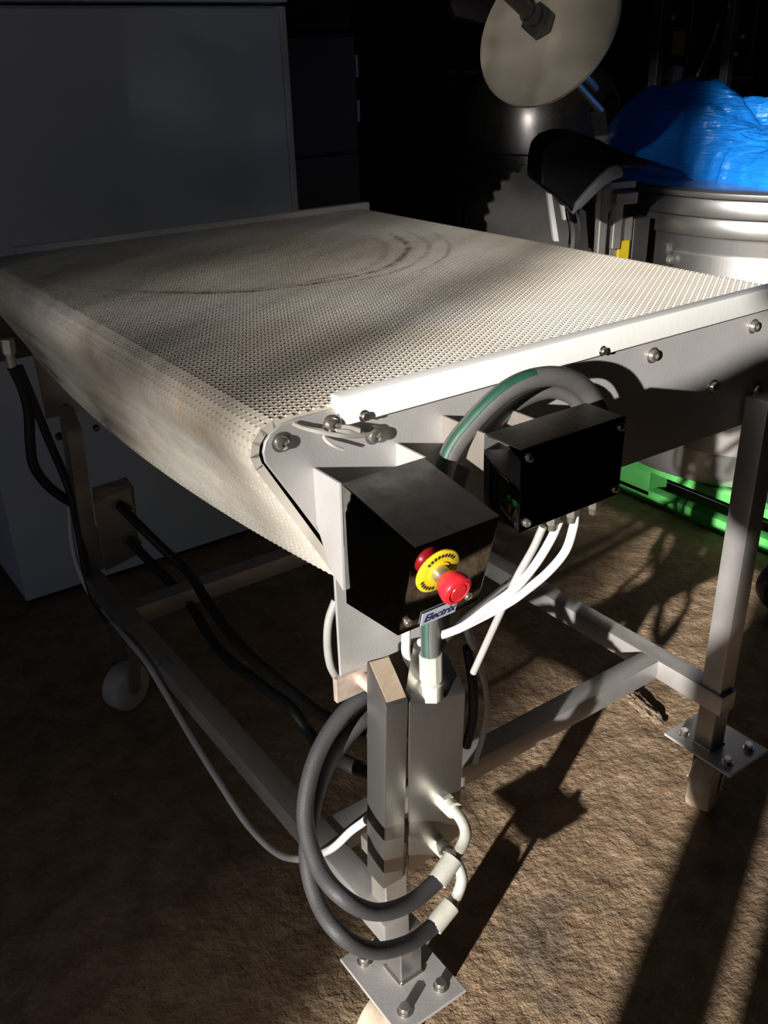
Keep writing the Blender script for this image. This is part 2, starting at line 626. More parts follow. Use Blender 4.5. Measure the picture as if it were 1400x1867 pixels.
def belt():
    # loop of the belt's outer surface in x, z
    nose = Vector((0.052, H - 0.040))
    rn = 0.040
    path = [(1.06, H)]

    def arc(c, r, a0, a1, n):
        return [(c[0] + r * math.cos(a0 + (a1 - a0) * i / n), c[1] + r * math.sin(a0 + (a1 - a0) * i / n)) for i in range(n + 1)]

    aS = math.atan2(-.485, -.875) + 2 * PI
    path += arc(nose, rn, PI / 2, aS, 14)
    r2 = 0.035
    c2 = (nose.x - 0.875 * (rn - r2) + 0.485 * 0.200, nose.y - .485 * (rn - r2) - 0.875 * 0.200)
    path += arc(c2, r2, aS, 3 * PI / 2 + 0.25, 8)
    path += [(0.5, 0.955)]
    re = 0.05
    path += arc((1.06, H - re), re, -PI / 2 + 0.05, PI / 2, 12)
    L = [0.0]
    for a, b in zip(path, path[1:]):
        L.append(L[-1] + math.hypot(b[0] - a[0], b[1] - a[1]))
    tot = L[-1]
    n = round(tot / 0.0195)
    p = tot / n

    def at(s):
        s %= tot
        k = 0
        while k < len(L) - 2 and L[k + 1] < s:
            k += 1
        t = (s - L[k]) / max(1e-9, L[k + 1] - L[k])
        a, b = path[k], path[k + 1]
        return Vector((a[0] + (b[0] - a[0]) * t, a[1] + (b[1] - a[1]) * t))

    wy = 0.0061
    ncol = int((YW - 0.012) / wy)
    Y0 = 0.0075

    def row_mesh(sag):
        mb = MB()
        bm = mb.bm

        def sg(y):
            q = 2 * (y - Y0) / (ncol * wy) - 1
            return sag * (1 - q * q)
        # thin slab under the raised links, cut in 16 bays so that it can hang
        N = 16
        ys = [Y0 + ncol * wy * i / N for i in range(N + 1)]
        rows = []
        for y in ys:
            rows.append([bm.verts.new((x, y, z + sg(y))) for (x, z) in ((-p * .5, -.0135), (p * .5, -.0135), (p * .5, -.0024), (-p * .5, -.0024))])
        for i in range(N):
            for k in range(4):
                bm.faces.new((rows[i][k], rows[i][(k + 1) % 4], rows[i + 1][(k + 1) % 4], rows[i + 1][k]))
        bm.faces.new(rows[0])
        bm.faces.new(rows[-1][::-1])
        for c in range(ncol):
            y = Y0 + (c + .5) * wy
            xo = p * .25 if c % 2 else -p * .25
            hx, hy = p * .285, wy * .47
            z0 = sg(y)
            b = [bm.verts.new((xo + sx * hx, y + sy * hy, z0 - .0026)) for sx, sy in ((-1, -1), (1, -1), (1, 1), (-1, 1))]
            t = [bm.verts.new((xo + sx * (hx - .0020), y + sy * (hy - .0010), z0)) for sx, sy in ((-1, -1), (1, -1), (1, 1), (-1, 1))]
            bm.faces.new(t)
            for k in range(4):
                bm.faces.new((b[k], b[(k + 1) % 4], t[(k + 1) % 4], t[k]))
        return mb.mesh('belt_row', 'belt', smooth=False)

    meshes = {}
    for i in range(n):
        s = (i + .5) * p
        c = at(s)
        a, b = at(s - .004), at(s + .004)
        t = (b - a).normalized()
        # local x along -t so that the outward normal is local +z
        ang = math.atan2(t.y, t.x)
        # sag on the slope and underside
        s0, s1 = 1.06 - .052 + .040 * 2.05, 1.06 - .052 + .040 * 2.05 + .20
        if s < s0:
            k = 0
        elif s < s1 + .1:
            k = min(3, int(3.4 * (s - s0) / (s1 - s0)))
        elif s < tot - .6:
            k = 3
        else:
            k = 0
        if k not in meshes:
            meshes[k] = row_mesh(-0.0 if k == 0 else 0.011 * k)
        out = Vector((t.y, -t.x))     # outward of a loop run this way round
        xl = Vector((-t.x, 0, -t.y))
        zl = Vector((out.x, 0, out.y)) * 1.0
        if s < .5:
            pass
        yl = zl.cross(xl)
        m = Matrix((xl, yl, zl)).transposed().to_4x4()
        m.translation = Vector((c.x, 0, c.y))
        if yl.y < 0:
            m = m @ Matrix.Diagonal((1, -1, 1, 1))
        link('belt_row', meshes[k], T, m)


belt()


def profile_plate(y, th, name):
    pr = [(1.085, 1.104), (0.075, 1.1095), (0.055, 1.107), (0.040, 1.100), (0.031, 1.090), (0.0275, 1.078), (0.0295, 1.064), (0.040, 1.046),
          (0.067, 1.000), (0.104, 0.935), (0.1165, 0.908), (0.1165, 0.711), (0.335, 0.711), (0.335, 0.884), (1.085, 0.874)]
    mb = MB().prism([(x, y, z) for x, z in pr], (0, th, 0))
    mb.bevel(0.0008, 1)
    return mb.build(name, 'steel_plate', T)


sp = profile_plate(0.0, 0.005, 'side_plate')
MB().box((0.105, -0.005, 0.672), (0.185, 0.004, 0.7125)).bevel(.0008, 1).build('gusset_tab', 'rust', T)
MB().frustum((0.150, -0.004, 0.695), (0.150, -0.035, 0.695), 0.011).build('pivot_pin', 'rust', T)
fp = profile_plate(YW, 0.005, 'side_plate')
for (x, z) in ((0.051, 1.086), (0.724, 1.061), (0.986, 1.061), (0.893, 0.972), (1.024, 0.938)):
    put(BOLT, (x, -0.001, z), (0, -1, 0), T)
for q in ((120, 743), (175, 780), (108, 795)):
    pp = PY(*q, YW)
    put(BOLT_D, (pp.x, YW - .001, pp.z), (0, -1, 0), T)

# white guard strips along both sides
g = MB().box((0.132, -0.013, 1.089), (1.088, 0.012, 1.1265)).bevel(.0025, 2).build('side_guard', 'guard', T)
for x in (0.165, 0.595, 1.06):
    put(HEXS, (x, -0.0125, 1.0955), (0, -1, 0), g, isub=True)
MB().box((0.12, YW - .012, 1.090), (1.10, YW + .012, 1.127)).bevel(.0025, 2).build('side_guard', 'guard', T)

# wire latch on the side plate
lt = MB()
lt.tube([PY(534, 772, -.006), PY(556, 781, -.012), PY(590, 789, -.022), PY(625, 795, -.026), PY(655, 795, -.02), PY(676, 790, -.012)], .0028, 8)
lt.tube([PY(590, 795, -.004), PY(595, 804, -.010), PY(608, 813, -.016), PY(626, 820, -.018)], .0022, 8)
lt.tube([PY(600, 778, -.012), PY(630, 780, -.016), PY(655, 785, -.02)], .0035, 8)
lt.tube([PY(612, 786, -.02), PY(640, 789, -.022), PY(668, 792, -.014)], .003, 8)
la = lt.build('wire_latch', 'wire', T)
put(BOLT, PY(604, 774, -.010), (0, -1, .1), la, isub=True)
put(BOLT, PY(680, 793, -.008), (0, -1, 0), la, isub=True)

# frame under the belt
tubes = {
    'cross_tube': [((0.20, 0.03, 0.97), (0.245, YW - .03, 1.015)), ((0.80, 0.03, 0.97), (0.845, YW - .03, 1.015))],
    'floor_rail': [((0.108, -0.100, 0.258), (0.155, 1.275, 0.305)), ((0.985, -0.062, 0.253), (1.032, 1.275, 0.300))],
    'tie_rail': [((0.155, 0.102, 0.253), (0.985, 0.150, 0.300)), ((0.155, 1.018, 0.253), (0.985, 1.066, 0.300))],
}
for nm, lst in tubes.items():
    for a, b in lst:
        MB().box(a, b).bevel(.003, 2).build(nm, 'steel_rail', T)
MB().box((.13, .25, .855), (.17, YW - .15, .875)).build('roller_shaft', 'frame_dark', T)

# legs
MB().box((0.990, -0.052, 0.300), (1.037, -0.005, 0.935)).bevel(.003, 2).build('leg', 'steel_rail', T)
MB().box((0.990, 1.255, 0.300), (1.037, 1.302, 0.935)).bevel(.003, 2).build('leg', 'steel_tube', T)


def slanted_post(y0, y1, dx=0.0):
    # square tube with its top cut off at a slope, leaning a little
    xa, xb, za, zb = .138, .176, .357, .697
    lean = -.016
    mb = MB()
    dz = .052
    V = [(xa + lean, y0, za), (xb + lean, y0, za), (xb + lean, y1, za), (xa + lean, y1, za),
         (xa, y0, zb), (xb, y0, zb - .006), (xb, y1, zb - .006 + dz), (xa, y1, zb + dz)]
    v = [mb._v(p) for p in V]
    for f in ((3, 2, 1, 0), (4, 5, 6, 7), (0, 1, 5, 4), (1, 2, 6, 5), (2, 3, 7, 6), (3, 0, 4, 7)):
        mb.face([v[i] for i in f])
    return mb.bevel(.003, 2)


leg = slanted_post(-.08, -.035).build('leg', 'steel_tube', T)
# worn bright cut on the slanted top
top = MB().prism([(.141, -.0778, .7018), (.173, -.0778, .6965), (.173, -.0385, .7418), (.141, -.0385, .7470)], Vector((0, -.0006, .0006)))
sub(leg, 'cut_face', top.mesh('cut_face', 'weld_top'))
slanted_post(1.255, 1.30).build('leg', 'steel_dull', T)
# inner telescopic tubes going down into the floor rails
for y in (-.076, 1.259):
    MB().box((.128, y, .300), (.170, y + .040, .42)).bevel(.002, 1).build('inner_leg', 'steel_dull', T)

# hydraulic cylinder covers beside the near and far leg


def block(y0, y1, name, material, z0=.355, z1=.657, dz=.055):
    mb = MB()
    xa, xb = .178, .281
    ln = -.009
    pr = [(y0, z0), (y0, z1), (y0 + .012, z1 + .016), (y1, z1 + dz), (y1, z0)]
    a = [mb._v((xa + (ln if z < .5 else 0) + (.052 if y == y1 else 0), y, z + (.026 if z > .5 else 0))) for y, z in pr]
    b = [mb._v((xb + (ln if z < .5 else 0), y, z + (0.0 if z > .5 else .02))) for y, z in pr]
    n = len(pr)
    mb.face(a)
    mb.face(b[::-1])
    for i in range(n):
        mb.face([a[i], a[(i + 1) % n], b[(i + 1) % n], b[i]])
    return mb.bevel(.004, 2).build(name, material, T)


blk = block(-.080, -.022, 'cylinder_cover', 'steel_tube')
block(1.26, 1.31, 'cylinder_cover', 'steel_dull', .29, .49, .01)
MB().box((.155, .0, .33), (.20, .03, .36)).build('spacer', 'steel_dull', T)

# feet with castors
foot = MB().box((-.0663, -.085, -.008), (.0663, .085, 0)).bevel(.001, 1).mesh('foot_plate', 'steel_plate')


def wheel_mesh(material):
    return MB().lathe([(.012, -.029), (.050, -.029), (.0590, -.024), (.0615, -.016), (.0615, .016), (.0590, .024), (.050, .029), (.012, .029)], axis=(0, 1, 0), seg=36).mesh('wheel', material)


WH = wheel_mesh('wheel')
WW = wheel_mesh('wheel_white')


def caster(cx, cy, zt, rot, wm, plate=True, off=0.03):
    if plate:
        fpl = MB()
        fpl.box((cx - .0663, cy - .085, zt - .006), (cx + .0663, cy + .085, zt)).bevel(.001, 1)
        f = fpl.build('foot_plate', 'steel_plate', T)
        for sx in (-1, 1):
            for sy in (-1, 1):
                put(HEXB, (cx + sx * .036, cy + sy * .056, zt), (0, 0, 1), f, isub=True, up=(0, 1, 0), roll=.4)
    R = Matrix.Translation((cx, cy, 0)) @ Matrix.Rotation(rot, 4, 'Z')
    mb = MB()
    zt -= .006
    mb.lathe([(.030, zt - .016), (.034, zt - .012), (.034, zt)], origin=(0, 0, 0), seg=20)
    for s in (-1, 1):
        y = s * .034
        mb.prism([(-.026, y - .0015, zt - .014), (.026, y - .0015, zt - .014), (off + .014, y - .0015, .058), (off, y - .0015, .046), (off - .014, y - .0015, .058)], (0, .003, 0))
    mb.box((-.026, -.035, zt - .017), (.026, .035, zt - .013))
    mb.frustum((off, -.039, .0615), (off, .039, .0615), .006, seg=10)
    me = mb.mesh('castor', 'steel_dull')
    me.transform(R)
    c = link('castor', me, T)
    sub(c, 'wheel', wm, R @ Matrix.Translation((off, 0, .0615)))
    return c


caster(.150, -.083, .148, math.radians(192), WH, off=.034)
caster(1.030, -.035, .148, math.radians(200), WH, off=.034)
caster(.140, 1.075, .258, math.radians(205), WW, plate=False, off=.03)
caster(1.010, 1.22, .253, math.radians(170), WH, plate=False)
MB().box((.137, -.098, .147), (.180, -.054, .262)).bevel(.002, 1).build('foot_post', 'steel_tube', T)
MB().box((.992, -.050, .147), (1.037, -.006, .256)).bevel(.002, 1).build('foot_post', 'steel_tube', T)
for a, b in (((.137, -.098), (.180, -.054)), ((.992, -.05), (1.037, -.006))):
    mb = MB()
    e = .004
    for p0, p1 in (((a[0] - .001, a[1] - .001), (b[0], a[1] - .001)), ((a[0] - .001, a[1]), (a[0] - .001, b[1]))):
        mb.tube([(p0[0], p0[1], .149), (p1[0], p1[1], .149)], .003, 6, 1)
    mb.build('weld_bead', 'bolt', T)


# ------------------------------------------------------------------ control box with the emergency stop
def control_box():
    xa, xb = .097, .222
    pr = [(-.060, 1.038), (-.205, 1.012), (-.169, .878), (-.056, .868)]
    # bracket flanges that carry the box
    fl = [(0.0, 1.040), (-.060, 1.040), (-.056, .888), (-.028, .905), (0.0, .960)]
    MB().prism([(xa - .003, y, z) for y, z in fl], (.003, 0, 0)).build('box_bracket', 'steel_plate', T)
    MB().prism([(xb, y, z) for y, z in fl], (.003, 0, 0)).build('box_bracket', 'steel_plate', T)
    mb = MB().prism([(xa, y, z) for y, z in pr], (xb - xa, 0, 0)).bevel(.0018, 2)
    cb = mb.build('control_box', 'steel_mirror', T)
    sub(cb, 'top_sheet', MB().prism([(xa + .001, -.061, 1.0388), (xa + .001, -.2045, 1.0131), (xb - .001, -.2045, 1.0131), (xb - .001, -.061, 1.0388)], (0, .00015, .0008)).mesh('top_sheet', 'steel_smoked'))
    cb['label'] = 'folded dark stainless control box'
    n = Vector((0, -.966, -.259))
    O = Vector((0, -.205, 1.012))

    def onf(x, y, off=0.0):
        d = ray(x, y)
        t = (O - CAM).dot(n) / d.dot(n)
        return CAM + d * t + n * off
    c = onf(797, 1040)
    fm = face_mtx(c, n)

    def loc(mb_, name, material, **k):
        me = mb_.mesh(name, material, **k)
        return sub(cb, name, me, fm)
    d = loc(MB().lathe([(.0305, .0), (.0305, .002), (.029, .003), (.0150, .003), (.0150, .0045), (.0135, .0045)], seg=40), 'legend_disc', 'yellow')
    ink = MB()
    for a0, nn in ((40, 9), (200, 6)):
        for k in range(nn):
            a = math.radians(a0 + k * 12)
            m = Matrix.Rotation(a, 4, 'Z')
            ink.box((.0215, -.0015, .003), (.0265, .0015, .0033), m)
            ink.box((.0235, -.0024, .003), (.0245, .0020, .0033), m)
    loc(ink, 'legend_print', 'ink')
    loc(MB().frustum((0, 0, .004), (0, 0, .020), .0115, .0105, 20), 'collar', 'bolt')
    loc(MB().lathe([(.012, .016), (.0145, .018), (.0185, .027), (.0200, .033), (.0200, .037), (.0188, .040), (.0145, .0415), (.0138, .0405), (.0105, .0402), (.010, .0412), (.0001, .0414)], seg=40), 'stop_button', 'red')
    # maker's plate
    p0, p1 = onf(769, 1119), onf(832, 1094)
    q0 = onf(771, 1142)
    ex = (p1 - p0)
    wd = ex.length
    ex.normalize()
    lm = face_mtx((p0 + p1) / 2, n)
    lab = MB().box((-wd / 2, -.020, .0), (wd / 2, .0, .0012)).mesh('maker_plate', 'label')
    sub(cb, 'maker_plate', lab, lm @ Matrix.Translation((0, .001, .001)))
    cu = bpy.data.curves.new('txt', 'FONT')
    cu.body = 'Electrix'
    cu.size = .0165
    cu.shear = .25
    cu.offset = .00035
    cu.align_x = 'CENTER'
    cu.align_y = 'CENTER'
    cu.extrude = .0002
    to = bpy.data.objects.new('txt', cu)
    COL.objects.link(to)
    me = bpy.data.meshes.new_from_object(to.evaluated_get(bpy.context.evaluated_depsgraph_get()))
    bpy.data.objects.remove(to)
    me.materials.clear()
    me.materials.append(M('navy'))
    for v in me.vertices:
        v.co.x *= .93
    sub(cb, 'lettering', me, lm @ Matrix.Translation((0, -.009, .0025)))
    for q in ((742, 1133), (851, 1085)):
        put(BOLT_S, onf(*q), n, cb, isub=True)


control_box()


def junction_box():
    yf, yb = -.200, -.135
    xa, xb, za, zb = .256, .431, .980, 1.085
    mb = MB().box((xa, yf, za), (xb, yb, zb)).bevel(.0015, 2)
    jb = mb.build('junction_box', 'steel_mirror', T)
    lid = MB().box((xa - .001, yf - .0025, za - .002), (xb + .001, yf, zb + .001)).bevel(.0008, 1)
    sub(jb, 'cover_plate', lid.mesh('cover_plate', 'steel_dark_reflection'))
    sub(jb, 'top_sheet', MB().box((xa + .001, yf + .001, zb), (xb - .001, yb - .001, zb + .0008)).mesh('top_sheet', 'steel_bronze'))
    for x, z in ((xa + .010, zb - .010), (xb - .010, zb - .010), (xb - .010, za + .010), (xa + .010, za + .010)):
        put(BOLT_S, (x, yf - .0025, z), (0, -1, 0), jb, isub=True)
    MB().box((.30, yb, 1.0), (.303, .0, 1.06)).build('box_bracket', 'steel_dull', T)
    MB().box((.385, yb, 1.0), (.388, .0, 1.06)).build('box_bracket', 'steel_dull', T)
    for x in (.33, .365, .405):
        gl = MB()
        gl.frustum((x, -.185, .981), (x, -.185, .962), .0095, seg=6)
        gl.frustum((x, -.185, .963), (x, -.185, .952), .0075, .006, seg=12)
        sub(jb, 'cable_gland', gl.mesh('cable_gland', 'bolt'))


junction_box()


# ------------------------------------------------------------------ hoses and cables of the conveyor
def hose(name, pts, r, material, parent=None, seg=12, sub_=7):
    return MB().tube(pts, r, seg, sub_).build(name, material, parent or T)


def Y3(l): return [PY(*q) for q in l]


A = Y3([(785, 1195, -.066), (784, 1130, -.056), (791, 1000, -.045), (812, 850, -.048), (860, 772, -.060), (930, 708, -.075), (1000, 686, -.082), (1058, 702, -.082), (1092, 752, -.076), (1092, 810, -.060)])
ha = hose('hydraulic_hose', A, .0138, 'hose_grey', seg=16)
ha['label'] = 'grey hydraulic hose with a green stripe'
P_ = spline(A, 7)
st = []
for i, q in enumerate(P_):
    t = (P_[min(i + 1, len(P_) - 1)] - P_[max(i - 1, 0)]).normalized()
    view = (CAM - q).normalized()
    side = t.cross(Vector((0, -1, 0))).normalized()
    if side.x > 0:
        side = -side
    o = (side * .92 + Vector((0, -1, 0)) * .40).normalized()
    st.append(q + o * .0046)
sub(ha, 'green_stripe', MB().tube(st[:40], .0100, 12, 1).mesh('green_stripe', 'hose_green'))
hose('hydraulic_hose', Y3([(806, 1150, -.028), (815, 1000, -.022), (838, 872, -.024), (880, 797, -.030), (940, 738, -.036), (1000, 714, -.042), (1045, 727, -.048), (1064, 764, -.050)]), .0105, 'hose_grey')
# crimped end and hex nut on top of the cylinder cover
a, b = PY(785, 1192, -.066), PY(786, 1238, -.070)
MB().frustum(a, b, .0165, .0165, 10).build('hose_ferrule', 'zinc', T)
c = PY(786, 1274, -.074)
MB().frustum(b, b.lerp(c, .25), .012, .0175, 14).frustum(b.lerp(c, .25), c, .0175, .0175, 6).bevel(.001, 1).build('hose_nut', 'zinc', T)

# the two hoses that loop round the near leg
E1 = Y3([(812, 1462, -.078), (826, 1476, -.100), (842, 1496, -.122), (849, 1520, -.140), (840, 1546, -.150), (826, 1565, -.155)])
E2 = Y3([(800, 1540, -.078), (816, 1556, -.105), (834, 1576, -.128), (842, 1602, -.145), (834, 1630, -.152), (822, 1650, -.157)])
for e in (E1, E2):
    MB().tube(e, .0088, 12, 6).build('elbow', 'zinc', T)
    d = (e[1] - e[0]).normalized()
    MB().frustum(e[0] - d * .004, e[0] + d * .012, .0155, seg=6).frustum(e[0] + d * .012, e[0] + d * .026, .0135, seg=12).build('elbow_nut', 'zinc', T)
L1 = Y3([(800, 1603, -.162), (748, 1646, -.172), (685, 1663, -.172), (625, 1636, -.158), (580, 1580, -.105), (557, 1500, -.055), (562, 1430, -.030), (585, 1362, -.012), (625, 1302, .000), (668, 1266, .004), (700, 1250, .02)])
L2 = Y3([(793, 1686, -.162), (745, 1720, -.172), (680, 1733, -.172), (620, 1703, -.158), (578, 1640, -.105), (560, 1560, -.060), (570, 1475, -.026), (592, 1405, -.006), (628, 1350, .008), (668, 1308, .014), (700, 1290, .03)])
for e, l, q in ((E1, L1, (828, 1562)), (E2, L2, (824, 1646))):
    hose('hydraulic_hose', l, .0122, 'rubber', seg=16)
    s = e[-1]
    t = l[0] + (l[0] - s).normalized() * .004
    MB().frustum(s, t, .0150, .0150, 12).frustum(s - (t - s).normalized() * .004, s, .0118, .0118, 12).build('hose_ferrule', 'zinc', T)

# pale cables from the junction box
hose('cable', Y3([(1048, 938, -.185), (1045, 962, -.186), (1031, 1004, -.182), (1000, 1042, -.178), (962, 1074, -.172), (930, 1097, -.164), (885, 1122, -.13), (825, 1152, -.055), (775, 1170, -.02)]), .0060, 'cable_white')
hose('cable', Y3([(1019, 950, -.185), (1003, 985, -.182), (975, 1030, -.176), (936, 1075, -.168), (890, 1108, -.145), (842, 1143, -.10), (790, 1163, -.05), (765, 1172, -.03)]), .0060, 'cable_white')
hose('cable', Y3([(990, 960, -.185), (972, 1000, -.178), (945, 1048, -.166), (922, 1096, -.15), (895, 1155, -.12), (863, 1226, -.09)]), .0052, 'cable_grey')
hose('cable', Y3([(1005, 955, -.175), (960, 1035, -.145), (905, 1083, -.12), (850, 1128, -.09), (800, 1178, -.05)]), .0056, 'rubber_black')
hose('cable', Y3([(741, 1140, -.03), (740, 1170, -.032), (741, 1194, -.03), (752, 1216, -.02)]), .0066, 'cable_white')
hose('cable', Y3([(850, 1140, -.01), (858, 1165, -.012), (866, 1180, -.012)]), .0070, 'cable_white')
hose('cable', Y3([(868, 1205, .03), (884, 1250, .03), (887, 1300, .03), (878, 1350, .035), (866, 1390, .04)]), .0050, 'cable_white')
hose('cable', Y3([(852, 1180, .04), (862, 1250, .04), (862, 1310, .05), (850, 1360, .06)]), .0085, 'rubber_black')
hose('cable', Y3([(612, 1095, .02), (600, 1130, .02), (597, 1170, .02), (602, 1210, .02), (614, 1235, .02)]), .0062, 'cable_grey')

# far-side hoses and the supply cable along the front floor rail
yF = 1.30
fit = MB().frustum(PY(13, 618, yF), PY(17, 644, yF), .016, .016, 6).frustum(PY(17, 644, yF), PY(24, 676, yF), .011, .011, 12)
fit.build('hose_nut', 'zinc', T)
MB().box((.03, 1.31, .88), (.12, 1.42, .99)).frustum((.075, 1.42, .935), (.075, 1.50, .935), .05, seg=20).bevel(.003, 1).build('drive_motor', 'frame_dark', T)
hose('hydraulic_hose', Y3([(22, 668, yF), (40, 705, yF), (52, 750, yF), (55, 805, yF), (62, 850, yF), (90, 888, yF), (128, 915, yF), (152, 928, yF)]), .0125, 'rubber_black')
hose('hydraulic_hose', Y3([(34, 668, yF), (62, 735, yF), (90, 805, yF), (116, 865, yF), (130, 905, yF - .02), (142, 960, yF - .03), (155, 1030, yF - .05), (172, 1092, yF - .08), (205, 1140, yF - .14)]), .0105, 'rubber_black')
cab = Y3([(122, 812, yF), (126, 880, yF), (128, 960, yF), (138, 1020, yF - .02), (160, 1075, yF - .06), (186, 1108, yF - .10)])
cab += [PX(*q, .096) for q in ((232, 1165), (266, 1206), (300, 1262), (350, 1347), (400, 1427), (450, 1502), (500, 1552), (545, 1566))]
cab += [PX(600, 1550, .11), PY(640, 1515, .02), PY(668, 1494, .0), PY(715, 1450, .01)]
hose('supply_cable', cab, .0066, 'cable_white', sub_=8)
hose('hydraulic_hose', Y3([(218, 922, 1.25), (258, 962, 1.16), (300, 1003, 1.10), (345, 1046, 1.03)]) + [PX(*q, .27) for q in ((380, 1100), (440, 1180), (520, 1252), (600, 1312))] + [PY(668, 1330, .03), PY(740, 1340, .04)], .0125, 'rubber_black')
hose('hydraulic_hose', Y3([(236, 985, 1.25), (275, 1026, 1.17), (310, 1062, 1.10), (345, 1100, 1.03)]) + [PX(*q, .25) for q in ((400, 1185), (470, 1245), (530, 1292), (575, 1350))] + [PY(640, 1395, .05), PY(720, 1420, .06)], .0125, 'rubber_black')
for q in ((216, 920), (234, 983)):
    e = PY(*q, 1.26)
    MB().frustum(e, e + Vector((.015, -.03, -.01)), .014, seg=6).build('hose_nut', 'bolt_dark', T)
MB().tube([PX(286, 1218, .10), PX(300, 1198, .104), (.13, .735, .312), PX(318, 1196, .157)], .0018, 6, 5).build('cable_tie', 'blue_tie', T)


# ------------------------------------------------------------------ white cabinet and dark cabinets behind
def cabinets():
    t = thing('insulated_cabinet', (.56, 2.05, 0), 'pale blue-grey insulated cabinet with plain flat sides standing behind the conveyor', 'cabinet')
    MB().box((.04, 1.72, .03), (1.083, 2.35, 1.632)).bevel(.006, 2).build('body', 'panel_white', t)
    MB().box((.04, 1.70, .03), (1.066, 1.722, 1.625)).bevel(.004, 2).build('front_panel', 'panel_white', t)
    MB().box((1.068, 1.697, .03), (1.087, 1.722, 1.630)).bevel(.004, 2).build('corner_trim', 'panel_rim', t)
    MB().box((.03, 1.695, 1.640), (1.095, 2.36, 1.80)).bevel(.006, 2).build('lid', 'panel_white', t)
    MB().box((.06, 1.74, 0), (1.06, 2.33, .032)).build('plinth', 'black_void', t)
    t = thing('storage_cabinet', (1.31, 2.25, 0), 'dark brown-grey metal cabinet standing behind the pale insulated cabinet', 'cabinet')
    MB().box((1.11, 1.99, 0), (1.518, 2.5, 1.566)).bevel(.004, 1).build('body', 'dark_cabinet', t)
    MB().box((1.11, 1.975, 1.20), (1.508, 1.992, 1.555)).bevel(.003, 1).build('door', 'dark_cabinet', t)
    MB().box((1.11, 1.975, .08), (1.508, 1.992, 1.190)).bevel(.003, 1).build('door', 'dark_cabinet', t)
    for z in (1.50, 1.36):
        MB().frustum((1.512, 1.975, z), (1.512, 1.975, z - .07), .006, seg=10).build('hinge', 'steel_rail', t)
    MB().box((1.11, 2.0, 1.575), (1.51, 2.5, 2.1)).bevel(.004, 1).build('upper_body', 'black_void', t)


cabinets()


# ------------------------------------------------------------------ bowl machine on the green pallet, under blue film
BC = Vector((2.55, .99, 0))
BR = .52


